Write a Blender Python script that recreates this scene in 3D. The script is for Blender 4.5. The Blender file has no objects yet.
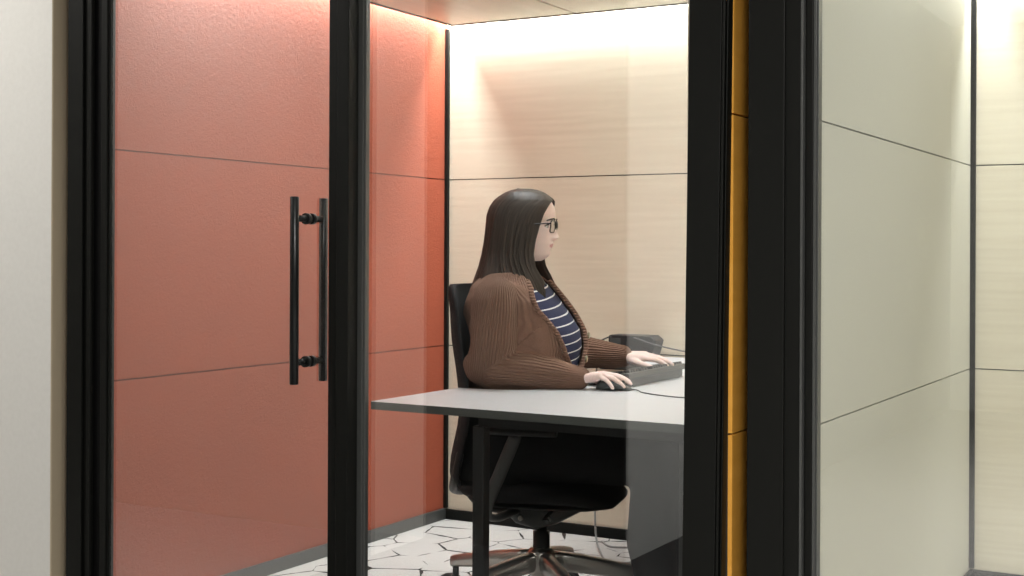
import bpy, bmesh, math, random
from mathutils import Vector, Matrix, noise as mnoise
random.seed(7)
PI = math.pi
S = bpy.context.scene
COL = S.collection
R = math.radians

# ------------------------------------------------------------------ helpers
def link(o, parent=None):
    COL.objects.link(o)
    if parent is not None:
        o.parent = parent
        o.matrix_parent_inverse = parent.matrix_basis.inverted()
    return o

def empty(name, loc, rz=0.0):
    o = bpy.data.objects.new(name, None)
    o.empty_display_size = 0.05
    o.location = loc
    o.rotation_euler = (0, 0, rz)
    COL.objects.link(o)
    return o

def obj(name, bm, mats, parent=None, smooth=False, bevel=0.0, seg=2):
    me = bpy.data.meshes.new(name)
    bmesh.ops.recalc_face_normals(bm, faces=bm.faces)
    bm.to_mesh(me)
    bm.free()
    if not isinstance(mats, (list, tuple)):
        mats = [mats]
    for m in mats:
        me.materials.append(m)
    o = bpy.data.objects.new(name, me)
    link(o, parent)
    if smooth:
        me.polygons.foreach_set('use_smooth', [True] * len(me.polygons))
    if bevel:
        md = o.modifiers.new('bevel', 'BEVEL')
        md.width = bevel
        md.segments = seg
        md.limit_method = 'ANGLE'
        md.angle_limit = R(40)
    return o

def tag(o, label, cat, group=None, kind=None):
    o['label'] = label
    o['category'] = cat
    if group:
        o['group'] = group
    if kind:
        o['kind'] = kind
    return o

def struct(o, label=None, cat=None):
    o['kind'] = 'structure'
    if label:
        o['label'] = label
    if cat:
        o['category'] = cat
    return o

def box(bm, x0, x1, y0, y1, z0, z1, mi=0, M=None):
    vs = [Vector(p) for p in ((x0, y0, z0), (x1, y0, z0), (x1, y1, z0), (x0, y1, z0),
                              (x0, y0, z1), (x1, y0, z1), (x1, y1, z1), (x0, y1, z1))]
    if M is not None:
        vs = [M @ v for v in vs]
    v = [bm.verts.new(p) for p in vs]
    fs = []
    for f in ((0, 3, 2, 1), (4, 5, 6, 7), (0, 1, 5, 4), (1, 2, 6, 5), (2, 3, 7, 6), (3, 0, 4, 7)):
        fc = bm.faces.new([v[i] for i in f])
        fc.material_index = mi
        fs.append(fc)
    return fs

def frames(pts):
    n = len(pts)
    T = []
    for i in range(n):
        a = pts[max(i - 1, 0)]
        b = pts[min(i + 1, n - 1)]
        t = (b - a)
        T.append(t.normalized() if t.length > 1e-9 else Vector((0, 0, 1)))
    up = Vector((0, 0, 1)) if abs(T[0].z) < .9 else Vector((1, 0, 0))
    N = [(up - T[0] * up.dot(T[0])).normalized()]
    for i in range(1, n):
        x = N[-1] - T[i] * N[-1].dot(T[i])
        N.append(x.normalized() if x.length > 1e-6 else N[-1])
    return T, N

def tube(bm, pts, r, seg=12, mi=0, cap=True, flat=1.0):
    pts = [Vector(p) for p in pts]
    rs = r if isinstance(r, (list, tuple)) else [r] * len(pts)
    T, N = frames(pts)
    rings = []
    for p, t, n, rr in zip(pts, T, N, rs):
        b = t.cross(n)
        rings.append([bm.verts.new(p + (n * math.cos(2 * PI * k / seg) * flat + b * math.sin(2 * PI * k / seg)) * rr) for k in range(seg)])
    for A, B_ in zip(rings, rings[1:]):
        for k in range(seg):
            f = bm.faces.new((A[k], A[(k + 1) % seg], B_[(k + 1) % seg], B_[k]))
            f.material_index = mi
            f.smooth = True
    if cap:
        f = bm.faces.new(rings[0][::-1]); f.material_index = mi
        f = bm.faces.new(rings[-1]); f.material_index = mi
    return rings

def spline(pts, n=8):
    pts = [Vector(p) for p in pts]
    out = []
    for i in range(len(pts) - 1):
        p0 = pts[max(i - 1, 0)]; p1 = pts[i]; p2 = pts[i + 1]; p3 = pts[min(i + 2, len(pts) - 1)]
        for k in range(n):
            t = k / n
            out.append(0.5 * ((2 * p1) + (p2 - p0) * t + (2 * p0 - 5 * p1 + 4 * p2 - p3) * t * t + (3 * p1 - p0 - 3 * p2 + p3) * t ** 3))
    out.append(pts[-1])
    return out

def ball(bm, c, r, seg=20, rings=12, mi=0, M=None):
    rv = Vector(r) if isinstance(r, (tuple, list, Vector)) else Vector((r, r, r))
    m = Matrix.Translation(Vector(c)) @ (M.to_4x4() if M is not None else Matrix.Identity(4)) @ Matrix.Diagonal((rv.x, rv.y, rv.z, 1))
    ret = bmesh.ops.create_uvsphere(bm, u_segments=seg, v_segments=rings, radius=1.0, matrix=m)
    for v in ret['verts']:
        for f in v.link_faces:
            f.material_index = mi
            f.smooth = True

def capsule(bm, a, b, ra, rb, seg=20):
    a = Vector(a); b = Vector(b)
    d = b - a
    L = d.length
    if L < 1e-6:
        ball(bm, a, ra, seg); return
    t = d / L
    pts, rs = [], []
    s = (ra - rb) / L
    s = max(-.95, min(.95, s))
    al = math.asin(s)
    for k in range(6):
        th = -PI / 2 + (PI / 2 + al) * k / 5
        pts.append(a + t * (ra * math.sin(th))); rs.append(max(ra * math.cos(th), ra * .02))
    for k in range(6):
        th = al + (PI / 2 - al) * k / 5
        pts.append(b + t * (rb * math.sin(th))); rs.append(max(rb * math.cos(th), rb * .02))
    up = Vector((0, 0, 1)) if abs(t.z) < .9 else Vector((1, 0, 0))
    n = (up - t * up.dot(t)).normalized()
    bb = t.cross(n)
    rings = [[bm.verts.new(p + (n * math.cos(2 * PI * k / seg) + bb * math.sin(2 * PI * k / seg)) * rr) for k in range(seg)] for p, rr in zip(pts, rs)]
    for A, B_ in zip(rings, rings[1:]):
        for k in range(seg):
            bm.faces.new((A[k], A[(k + 1) % seg], B_[(k + 1) % seg], B_[k]))
    bm.faces.new(rings[0][::-1]); bm.faces.new(rings[-1])

def loft(bm, rings, cap=True):
    R_ = [[bm.verts.new(p) for p in ring] for ring in rings]
    n = len(R_[0])
    for A, B_ in zip(R_, R_[1:]):
        for k in range(n):
            bm.faces.new((A[k], A[(k + 1) % n], B_[(k + 1) % n], B_[k]))
    if cap:
        bm.faces.new(R_[0][::-1]); bm.faces.new(R_[-1])

def lathe(bm, prof, c=(0, 0, 0), seg=24, mi=0):
    c = Vector(c)
    rings = [[bm.verts.new(c + Vector((r * math.cos(2 * PI * k / seg), r * math.sin(2 * PI * k / seg), z))) for k in range(seg)] for r, z in prof]
    for A, B_ in zip(rings, rings[1:]):
        for k in range(seg):
            f = bm.faces.new((A[k], A[(k + 1) % seg], B_[(k + 1) % seg], B_[k]))
            f.smooth = True; f.material_index = mi
    f = bm.faces.new(rings[0][::-1]); f.material_index = mi
    f = bm.faces.new(rings[-1]); f.material_index = mi

def remeshed(bm, voxel, smooth=3, fac=.5, disp=None):
    """union of closed shapes -> one continuous skin, returned as a bmesh"""
    bmesh.ops.recalc_face_normals(bm, faces=bm.faces)
    me = bpy.data.meshes.new('tmp'); bm.to_mesh(me); bm.free()
    o = bpy.data.objects.new('tmp', me); COL.objects.link(o)
    m = o.modifiers.new('r', 'REMESH'); m.mode = 'VOXEL'; m.voxel_size = voxel
    if smooth:
        s = o.modifiers.new('s', 'SMOOTH'); s.iterations = smooth; s.factor = fac
    bpy.context.view_layer.update()
    dg = bpy.context.evaluated_depsgraph_get()
    ev = o.evaluated_get(dg)
    me2 = bpy.data.meshes.new_from_object(ev)
    b2 = bmesh.new(); b2.from_mesh(me2)
    bpy.data.objects.remove(o); bpy.data.meshes.remove(me); bpy.data.meshes.remove(me2)
    return b2

def interp(tab, x):
    """piecewise linear rows (x, a, b, ...) smoothed by cosine"""
    if tab[0][0] > tab[-1][0]:
        tab = tab[::-1]
    if x <= tab[0][0]:
        return tab[0][1:]
    for r0, r1 in zip(tab, tab[1:]):
        if x <= r1[0]:
            t = (x - r0[0]) / (r1[0] - r0[0])
            return tuple(a + (b - a) * t for a, b in zip(r0[1:], r1[1:]))
    return tab[-1][1:]

def sgnpow(v, e):
    return math.copysign(abs(v) ** e, v)

# ------------------------------------------------------------------ materials
def mat(name, col, rough=.5, metal=0.0, spec=.5):
    m = bpy.data.materials.new(name)
    m.use_nodes = True
    b = m.node_tree.nodes['Principled BSDF']
    b.inputs['Base Color'].default_value = (*col, 1)
    b.inputs['Roughness'].default_value = rough
    b.inputs['Metallic'].default_value = metal
    b.inputs['Specular IOR Level'].default_value = spec
    m.diffuse_color = (*col, 1)
    return m

def N(m, t, **kw):
    n = m.node_tree.nodes.new(t)
    for k, v in kw.items():
        setattr(n, k, v)
    return n

def L(m, a, b):
    m.node_tree.links.new(a, b)

def bsdf(m):
    return m.node_tree.nodes['Principled BSDF']

def coords(m, scale=(1, 1, 1), src='Object'):
    tc = N(m, 'ShaderNodeTexCoord'); mp = N(m, 'ShaderNodeMapping')
    mp.inputs['Scale'].default_value = scale
    L(m, tc.outputs[src], mp.inputs['Vector'])
    return mp.outputs['Vector']

def ramp(m, fac, stops):
    r = N(m, 'ShaderNodeValToRGB')
    e = r.color_ramp.elements
    while len(e) < len(stops):
        e.new(.5)
    for el, (p, c) in zip(e, stops):
        el.position = p; el.color = (*c, 1)
    L(m, fac, r.inputs['Fac'])
    return r.outputs['Color']

def add_bump(m, height, strength=.3, dist=.002):
    b = N(m, 'ShaderNodeBump')
    b.inputs['Strength'].default_value = strength
    b.inputs['Distance'].default_value = dist
    L(m, height, b.inputs['Height'])
    L(m, b.outputs['Normal'], bsdf(m).inputs['Normal'])

def noise_out(m, vec, scale, detail=4, rough=.6):
    n = N(m, 'ShaderNodeTexNoise')
    n.inputs['Scale'].default_value = scale
    n.inputs['Detail'].default_value = detail
    n.inputs['Roughness'].default_value = rough
    L(m, vec, n.inputs['Vector'])
    return n.outputs['Fac']

def felt(name, c0, c1, rough=.85, bump=.4, scale=260, spec=.3):
    m = mat(name, c0, rough, spec=spec)
    v = coords(m)
    L(m, ramp(m, noise_out(m, v, scale, 3), [(.3, c0), (.7, c1)]), bsdf(m).inputs['Base Color'])
    add_bump(m, noise_out(m, v, scale * .6, 5, .7), bump, .003)
    return m

def wood(name, c0, c1, stretch=(1.2, 1.2, 26), rough=.45):
    m = mat(name, c0, rough)
    v = coords(m, stretch)
    f = noise_out(m, v, 2.2, 6, .55)
    L(m, ramp(m, f, [(.25, c0), (.75, c1)]), bsdf(m).inputs['Base Color'])
    return m

M_RED = felt('terracotta_felt', (.325, .072, .036), (.405, .095, .050), .8, 1.0, 130)
M_WHITEFELT = felt('pale_grey_felt', (.61, .585, .49), (.73, .705, .60), .8, .4, 240)
M_WOOD = wood('maple_veneer', (.71, .635, .495), (.81, .745, .60), (1.0, 1.0, 22))
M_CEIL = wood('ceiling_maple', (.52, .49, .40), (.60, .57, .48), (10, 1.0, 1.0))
M_ORANGE = wood('ochre_panel', (.82, .38, .05), (.92, .46, .08), (3, 3, 14), .5)
M_GROOVE = mat('panel_joint', (.035, .03, .025), .8)
M_BLACK = mat('black_anodised', (.0065, .0068, .0058), .5, spec=.16)
M_BLACK2 = mat('black_gasket', (.004, .004, .004), .7, spec=.2)
M_TRIMGREY = mat('grey_plinth', (.06, .062, .06), .35)
M_DRY = felt('white_paint', (.70, .69, .66), (.73, .72, .69), .7, .05, 60)
M_REVEALSHADE = mat('reveal_shade_beige', (.56, .47, .33), .7)  # shade on the wall return, put into its colour
M_HANDLE = mat('black_handle', (.012, .013, .013), .28, .4)
M_DESKTOP = mat('white_laminate', (.54, .545, .56), .38)
M_DESKEDGE = mat('charcoal_edge', (.055, .058, .052), .5)
M_STEEL = mat('black_steel', (.012, .012, .012), .4)
M_PLASTIC = mat('black_plastic', (.016, .016, .016), .45)
M_PLASTIC2 = mat('charcoal_plastic', (.05, .055, .055), .4)
M_MESH = felt('black_mesh_fabric', (.010, .010, .011), (.022, .022, .024), .9, .4, 500)
M_CHROME = mat('polished_aluminium', (.55, .53, .50), .30, 1.0)
M_GREYPL = mat('grey_plastic', (.09, .09, .09), .35)
M_CABLE = mat('grey_cable', (.30, .30, .29), .5)
M_KEY = mat('dark_key', (.035, .037, .038), .5)
M_KBD = mat('grey_keyboard_case', (.07, .075, .075), .4)

def carpet_mat():
    m = mat('crackle_carpet', (.7, .69, .66), .95, spec=.1)
    v = coords(m)
    vo = N(m, 'ShaderNodeTexVoronoi'); vo.feature = 'DISTANCE_TO_EDGE'; vo.voronoi_dimensions = '2D'
    vo.inputs['Scale'].default_value = 5.5
    vo.inputs['Randomness'].default_value = .8
    L(m, v, vo.inputs['Vector'])
    n = noise_out(m, v, 5.5, 2)
    # line width varies and vanishes along the cracks
    w = N(m, 'ShaderNodeMapRange'); w.inputs['From Min'].default_value = .44; w.inputs['From Max'].default_value = .66
    w.inputs['To Min'].default_value = 0.0; w.inputs['To Max'].default_value = .048
    L(m, n, w.inputs['Value'])
    lt = N(m, 'ShaderNodeMath', operation='LESS_THAN')
    L(m, vo.outputs['Distance'], lt.inputs[0]); L(m, w.outputs['Result'], lt.inputs[1])
    base = ramp(m, noise_out(m, v, 320, 2), [(.3, (.53, .525, .505)), (.7, (.68, .675, .655))])
    mx = N(m, 'ShaderNodeMix', data_type='RGBA')
    L(m, lt.outputs[0], mx.inputs['Factor'])
    L(m, base, mx.inputs['A']); mx.inputs['B'].default_value = (.035, .033, .03, 1)
    L(m, mx.outputs['Result'], bsdf(m).inputs['Base Color'])
    add_bump(m, noise_out(m, v, 400, 2), .4, .004)
    return m
M_CARPET = carpet_mat()

def glass_mat(name, base=.055, tint=(.97, .98, .975)):
    m = bpy.data.materials.new(name); m.use_nodes = True
    nt = m.node_tree; nt.nodes.clear()
    out = nt.nodes.new('ShaderNodeOutputMaterial')
    mix = nt.nodes.new('ShaderNodeMixShader')
    tr = nt.nodes.new('ShaderNodeBsdfTransparent'); tr.inputs[0].default_value = (*tint, 1)
    gl = nt.nodes.new('ShaderNodeBsdfGlossy'); gl.inputs['Roughness'].default_value = 0.0
    gl.inputs['Color'].default_value = (.97, .98, 1, 1)
    lw = nt.nodes.new('ShaderNodeLayerWeight'); lw.inputs['Blend'].default_value = .5
    pw = nt.nodes.new('ShaderNodeMath'); pw.operation = 'POWER'; pw.inputs[1].default_value = 5
    ma = nt.nodes.new('ShaderNodeMath'); ma.operation = 'MULTIPLY_ADD'; ma.inputs[1].default_value = .9; ma.inputs[2].default_value = base
    l = nt.links.new
    l(lw.outputs['Facing'], pw.inputs[0]); l(pw.outputs[0], ma.inputs[0]); l(ma.outputs[0], mix.inputs[0])
    l(tr.outputs[0], mix.inputs[1]); l(gl.outputs[0], mix.inputs[2]); l(mix.outputs[0], out.inputs[0])
    return m
M_GLASS = glass_mat('door_glass', .115)
M_LENS = glass_mat('lens_glass', .03)

def emit(name, col, s):
    m = bpy.data.materials.new(name); m.use_nodes = True
    b = m.node_tree.nodes['Principled BSDF']
    b.inputs['Base Color'].default_value = (.8, .8, .8, 1)
    b.inputs['Emission Color'].default_value = (*col, 1)
    b.inputs['Emission Strength'].default_value = s
    return m

# ------------------------------------------------------------------ camera
H = 1.1754
cam = bpy.data.cameras.new('camera')
cam.sensor_width = 36
cam.lens = 1343.6 * 36 / 1024
cam.shift_y = -(288 - 252.83) / 1024
cam.clip_start = .05
cob = bpy.data.objects.new('camera', cam)
YAW = R(29.5646)
cob.matrix_world = Matrix.Translation((0, 0, H)) @ Matrix.Rotation(YAW, 4, 'Z') @ Matrix.Rotation(PI / 2, 4, 'X') @ Matrix.Rotation(.0042, 4, 'Z')
COL.objects.link(cob)
S.camera = cob

# ------------------------------------------------------------------ setting
XL, XR, YB, YG = -3.185, -.950, 5.024, 2.97
Z1, Z2, ZC = 1.4964, .7654, 2.1650
ZT = 2.30           # underside of the roof slab above the light slots

bm = bmesh.new(); box(bm, -9, 3.4, -5, 6.2, -.05, 0)
struct(obj('floor', bm, M_CARPET), 'pale carpet with black broken crackle lines', 'floor')

def panel_wall(name, axis, pos, depth, a0, a1, mats, label, end_gap=0.0, seams=(0.0, Z2, Z1, ZT)):
    """wall of stacked panels with real joints; axis 'x' = plane X=pos, 'y' = plane Y=pos; depth signed outwards"""
    bm = bmesh.new()
    g = .0022
    skin = .010 if depth > 0 else -.010
    for z0, z1 in zip(seams, seams[1:]):
        lo = z0 + (g if z0 > 0 else 0); hi = z1 - (g if z1 < ZT else 0)
        if axis == 'x':
            x0, x1 = sorted((pos, pos + skin)); box(bm, x0, x1, a0, a1, lo, hi, 0)
        else:
            y0, y1 = sorted((pos, pos + skin)); box(bm, a0, a1, y0, y1, lo, hi, 0)
    if axis == 'x':
        x0, x1 = sorted((pos + skin, pos + depth)); box(bm, x0, x1, a0, a1, 0, ZT, 1)
    else:
        y0, y1 = sorted((pos + skin, pos + depth)); box(bm, a0, a1, y0, y1, 0, ZT, 1)
    return struct(obj(name, bm, mats), label, 'wall')

panel_wall('wall_left', 'x', XL, -.09, 3.005, YB, [M_RED, mat('red_joint', (.13, .04, .025), .9)], 'terracotta red felt panel wall of the booth behind the glass door')
panel_wall('wall_back', 'y', YB, .09, XL - .09, 1.6, [M_WOOD, M_GROOVE], 'light maple wood panel wall at the back of both booths')
panel_wall('wall_right', 'x', XR, -.085, 3.01, YB, [M_WHITEFELT, M_GROOVE], 'pale grey felt panel wall in the right-hand booth')
# wall closing the woman's booth on the right: maple inside, ochre outside
bm = bmesh.new()
g = .0022
XP = -1.100
for z0, z1 in zip((0, Z2 - .012, Z1 + .006, ZT), (Z2 - .012, Z1 + .006, ZT)):
    box(bm, XP - .01, XP, 2.985, YB, z0 + g, z1 - g, 0)
    box(bm, -1.215, -1.205, 2.985, YB, z0 + g, z1 - g, 2)
box(bm, -1.205, XP - .01, 2.985, YB, 0, ZT, 1)
struct(obj('wall_partition', bm, [M_ORANGE, M_GROOVE, M_WOOD]), 'narrow ochre panel seen in the gap between the two black frames', 'wall')
bm = bmesh.new(); box(bm, .95, 1.05, 3.0, YB, 0, ZT)
struct(obj('wall_far_right', bm, M_WHITEFELT), 'felt wall closing the right booth beyond the picture', 'wall')

# ceilings float 4 cm clear of the walls; light slots run round them
def ceiling(name, x0, x1, y0, y1, seam_x, label):
    bm = bmesh.new()
    t = .03
    e = .010
    box(bm, x0 + e, seam_x - .006, y0, y1 - e, ZC, ZC + t, 0)
    box(bm, seam_x + .006, x1 - e, y0, y1 - e, ZC, ZC + t, 0)
    box(bm, seam_x - .006, seam_x + .006, y0, y1 - e, ZC + .004, ZC + t, 1)
    box(bm, x0, x0 + e, y0, y1, ZC - .004, ZC + t, 1)
    box(bm, x0 + e, x1, y1 - e, y1, ZC - .004, ZC + t, 1)
    box(bm, x1 - e, x1, y0, y1 - e, ZC - .004, ZC + t, 1)
    return struct(obj(name, bm, [M_CEIL, M_GROOVE]), label, 'ceiling')
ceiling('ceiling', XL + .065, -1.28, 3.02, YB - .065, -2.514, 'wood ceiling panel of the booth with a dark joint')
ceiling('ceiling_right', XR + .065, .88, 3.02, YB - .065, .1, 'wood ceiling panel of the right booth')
bm = bmesh.new(); box(bm, XL - .1, 1.06, 2.9, YB + .1, ZT, ZT + .06)
struct(obj('roof_slab', bm, M_DRY), 'flat roof over both booths', 'roof')

def plinth(name, x0, x1, y0, y1, h, m, label):
    bm = bmesh.new(); box(bm, x0, x1, y0, y1, 0, h)
    return struct(obj(name, bm, m, bevel=.004), label, 'baseboard')
plinth('baseboard_left', XL, XL + .014, 3.02, YB - .014, .05, M_TRIMGREY, 'grey plinth along the red wall')
plinth('baseboard_back', XL + .0, -1.217, YB - .014, YB, .045, M_BLACK, 'black plinth along the maple wall behind the chair')
plinth('baseboard_right', XR, XR + .014, 3.02, YB - .014, .045, M_BLACK, 'black plinth along the pale felt wall')
plinth('baseboard_back_right', XR, .95, YB - .014, YB, .045, M_BLACK, 'black plinth along the maple wall of the right booth')
for nm, x in (('trim_1', XL), ('trim_2', XR)):
    bm = bmesh.new(); box(bm, x, x + .017, YB - .017, YB, .05, ZC - .004)
    struct(obj(nm, bm, M_BLACK, bevel=.002), 'black corner strip where the %s wall meets the maple wall' % ('red' if x == XL else 'pale felt'), 'trim')

# --- building wall on the left with the shade of its reveal painted beige
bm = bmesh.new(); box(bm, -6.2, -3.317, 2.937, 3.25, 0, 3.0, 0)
wl = obj('wall_hall', bm, [M_DRY, M_REVEALSHADE], bevel=.006, seg=3)
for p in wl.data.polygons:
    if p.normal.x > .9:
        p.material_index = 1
struct(wl, 'white building wall at the left edge of the picture', 'wall')
# hallway the picture is taken from
bm = bmesh.new()
box(bm, -2.25, -2.13, -4.5, 1.335, 0, 2.9)
box(bm, -3.14, -3.03, 1.25, 1.36, 0, 2.9)
box(bm, -9, -3.14, 1.26, 1.36, 0, 2.9)
wc = obj('wall_corridor', bm, [M_DRY, felt('reflection_grey', (.42, .42, .41), (.45, .45, .44), .7, .05, 60)])  # grey face tones down this wall's reflection in the glass
for p in wc.data.polygons:
    if p.center.x > -2.3:
        p.material_index = 1
struct(wc, 'white corridor wall mirrored in the glass fronts, one face greyed to weaken its reflection', 'wall')
bm = bmesh.new(); box(bm, -3.03, -2.13, 1.335, 1.36, 0, 2.9)
struct(obj('door_2', bm, M_BLACK), 'dark flush door in the corridor wall mirrored in the glass', 'door')
bm = bmesh.new()
box(bm, -9, -3.03, -5, 2.93, 0, .004); box(bm, -3.03, -1.75, .4, 2.93, 0, .004); box(bm, -3.03, -1.75, -5, .4, 0, .004); box(bm, -1.75, 3.2, -5, 2.93, 0, .004)
fcor = obj('floor_corridor', bm, [felt('dark_carpet', (.03, .03, .03), (.05, .05, .05), .95, .4, 300), felt('reflection_carpet', (.43, .42, .40), (.52, .51, .49), .95, .4, 300)])  # pale zones invented to keep the reflection in the glass bright
for p in fcor.data.polygons:
    if p.center.x < -3.1 or p.center.y < .3 or p.center.x > -1.7:
        p.material_index = 1
struct(fcor, 'dark corridor carpet with pale zones added to carry the glass reflection', 'floor')
bm = bmesh.new(); box(bm, -2.13, 3.2, -4.6, -4.5, 0, 2.9)
struct(obj('wall_end', bm, M_DRY), 'white wall at the end of the corridor', 'wall')

# ------------------------------------------------------------------ glazed fronts
def upright(bm, x0, x1, y0, y1, z0, z1, mi=0):
    box(bm, x0, x1, y0, y1, z0, z1, mi)

# fixed frame of the woman's booth
fr = empty('trim_3', (-2.2, YG, 0))
struct(fr, 'black aluminium frame round the glazed front of the booth', 'frame')
def fpart(name, boxes, m=M_BLACK, parent=fr, bevel=.0025):
    bm = bmesh.new()
    for b in boxes:
        box(bm, *b)
    return obj(name, bm, m, parent, bevel=bevel)
fpart('jamb', [(-3.258, -3.193, 2.945, 2.952, 0, 2.28), (-3.258, -3.215, 2.9515, 3.0, 0, 2.28)])
fpart('jamb_profile', [(-3.215, -3.1625, 2.956, 2.966, 0, 2.28), (-3.180, -3.1625, 2.952, 2.957, 0, 2.28)], M_BLACK)
fpart('gasket', [(-3.215, -3.112, 2.972, 2.999, 0, 2.28)], M_BLACK2, bevel=0)
fpart('mullion', [(-2.195, -2.157, 2.978, 2.9905, .05, 2.2), (-2.1605, -2.1505, 2.982, 3.002, .05, 2.2)], M_TRIMGREY)
fpart('mullion_gasket', [(-2.195, -2.1605, 2.991, 3.0, .05, 2.2)], M_BLACK2, bevel=0)
# end post leans very slightly, as in the photograph
bm = bmesh.new()
box(bm, -1.201, -1.120, 2.945, 2.981, 0, 2.28)
box(bm, -1.1175, -1.1110, 2.943, 2.981, 0, 2.28)
box(bm, -1.1085, -1.1050, 2.948, 2.980, 0, 2.28)
box(bm, -1.130, -1.106, 2.958, 2.979, 0, 2.28)
for v in bm.verts:
    v.co.x += (v.co.z - 1.18) * .0095
obj('end_post', bm, M_BLACK, fr, bevel=.002)
fpart('sill', [(-3.13, -1.21, 2.978, 2.999, 0, .05)])
fpart('head', [(-3.13, -1.21, 2.978, 2.999, 2.2, 2.28)])

# door leaf with its pull handle
dr = empty('door_1', (-2.68, 2.95, 0))
struct(dr, 'black framed glass door with a long tubular pull handle', 'door')
def dpart(name, boxes, m=M_BLACK, bevel=.0025):
    return fpart(name, boxes, m, dr, bevel)
dpart('stile', [(-3.106, -3.0815, 2.938, 2.968, .012, 2.19), (-3.0795, -3.074, 2.944, 2.966, .012, 2.19)])
dpart('stile', [(-2.2469, -2.2115, 2.944, 2.975, .012, 2.19), (-2.2105, -2.170, 2.930, 2.9755, .012, 2.19)])
dpart('rail', [(-3.0795, -2.2469, 2.942, 2.972, .012, .12)])
dpart('rail', [(-3.0795, -2.2469, 2.942, 2.972, 2.12, 2.19)])
bm = bmesh.new(); box(bm, -3.075, -2.246, 2.950, 2.960, .119, 2.121)
obj('glass_pane', bm, M_GLASS, dr)

hx = -2.321
hd = empty('handle', (hx, 2.955, 1.07)); hd.parent = dr; hd.matrix_parent_inverse = dr.matrix_basis.inverted()
for nm, y, zo in (('bar', 2.955 - .064, 0), ('bar', 2.955 + .064, 0)):
    bm = bmesh.new()
    tube(bm, [(hx, y, 1.070 - .256), (hx, y, 1.070 - .254), (hx, y, 1.070 + .254), (hx, y, 1.070 + .256)], [.011, .0125, .0125, .011], 24)
    obj(nm, bm, M_HANDLE, hd)
for z in (1.070 - .197, 1.070 + .197):
    bm = bmesh.new()
    tube(bm, [(hx, 2.955 - .0525, z), (hx, 2.9455, z)], .009, 20)
    tube(bm, [(hx, 2.9645, z), (hx, 2.955 + .0525, z)], .009, 20)
    tube(bm, [(hx, 2.9365, z), (hx, 2.9495, z)], [.0155, .0155], 24)
    tube(bm, [(hx, 2.9605, z), (hx, 2.9735, z)], [.0155, .0155], 24)
    obj('standoff', bm, M_HANDLE, hd)

# fixed pane
w1 = bmesh.new(); box(w1, -2.1515, -1.196, 2.986, 2.996, .049, 2.201)
for v in w1.verts:
    if v.co.x > -1.3:
        v.co.x += (v.co.z - 1.18) * .0095
struct(obj('window_1', w1, M_GLASS), 'fixed glass pane in front of the woman at her desk', 'window')

# frame and glass of the right booth
f2 = empty('trim_4', (-.9, YG, 0))
struct(f2, 'black aluminium frame of the right-hand booth', 'frame')
fpart('jamb', [(-1.050, -.9637, 2.945, 2.957, 0, 2.28), (-1.046, -.990, 2.957, 3.0, 0, 2.28)], parent=f2)
fpart('jamb_profile', [(-.990, -.928, 2.953, 2.999, 0, 2.28)], parent=f2)
fpart('jamb_bead', [(-.9278, -.9225, 2.948, 2.996, 0, 2.28)], M_TRIMGREY, f2, .001)
fpart('glazing_frame', [(-.9225, -.9045, 2.966, 3.0, 0, 2.28)], parent=f2)
fpart('glazing_bead', [(-.9045, -.8975, 2.968, 2.985, .05, 2.2), (-.8975, -.8940, 2.973, 3.0, .05, 2.2)], M_TRIMGREY, f2, .001)
fpart('sill', [(-.905, .93, 2.985, 2.999, 0, .05)], parent=f2)
fpart('head', [(-.905, .93, 2.985, 2.999, 2.2, 2.28)], parent=f2)
fpart('far_jamb', [(.93, 1.06, 2.945, 2.999, 0, 2.28)], parent=f2)
bm = bmesh.new(); box(bm, -.8945, .93, 2.986, 2.996, .05, 2.2)
struct(obj('window_2', bm, M_GLASS), 'glass front of the right-hand booth', 'window')

# ------------------------------------------------------------------ lights
def area(name, loc, sx, sy, power, col=(1, .93, .83), rot=(0, 0, 0), spread=None):
    l = bpy.data.lights.new(name, 'AREA')
    l.shape = 'RECTANGLE'; l.size = sx; l.size_y = sy; l.energy = power; l.color = col
    if spread:
        l.spread = spread
    o = bpy.data.objects.new(name, l)
    o.location = loc; o.rotation_euler = rot
    COL.objects.link(o)
    return o
WARM = (.95, .985, 1)
ZS = ZC + .075
area('slot_light', (XL + .034, 4.02, ZS), .03, 1.98, 26, WARM)
area('slot_light', (-2.205, YB - .028, ZS), 1.96, .03, 38, WARM)
area('slot_light', (-1.248, 4.0, ZS), .03, 1.9, 16, WARM)
area('slot_light', (XR + .034, 4.0, ZS), .03, 1.95, 16, (.96, .99, 1))
area('slot_light', (0, YB - .034, ZS), 1.8, .03, 19, WARM)
# surface downlight in the booth ceiling, above the desk and out of the picture
def downlight(x, y, s, power, z, label, cat='ceiling light', col=WARM):
    t = empty('ceiling_light', (x, y, z))
    tag(t, label, cat)
    bm = bmesh.new()
    w = .015
    for b in ((-s - w, s + w, -s - w, -s), (-s - w, s + w, s, s + w), (-s - w, -s, -s, s), (s, s + w, -s, s)):
        box(bm, x + b[0], x + b[1], y + b[2], y + b[3], z - .022, z)
    obj('rim', bm, M_DRY, t)
    bm = bmesh.new(); box(bm, x - s, x + s, y - s, y + s, z - .012, z)
    obj('diffuser', bm, emit('lit_diffuser', col, 1.5), t)
    area('lamp', (x, y, z - .024), 2 * s, 2 * s, power, col)
downlight(-2.05, 3.72, .16, 16, ZC, 'square downlight in the booth ceiling above the desk')
downlight(0.0, 3.8, .16, 6, ZC, 'square downlight in the ceiling of the right booth')
bm = bmesh.new(); box(bm, -8.6, 3.3, -4.6, 2.88, 2.9, 3.0)
struct(obj('ceiling_hall', bm, M_DRY), 'white ceiling of the corridor', 'ceiling')
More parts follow.
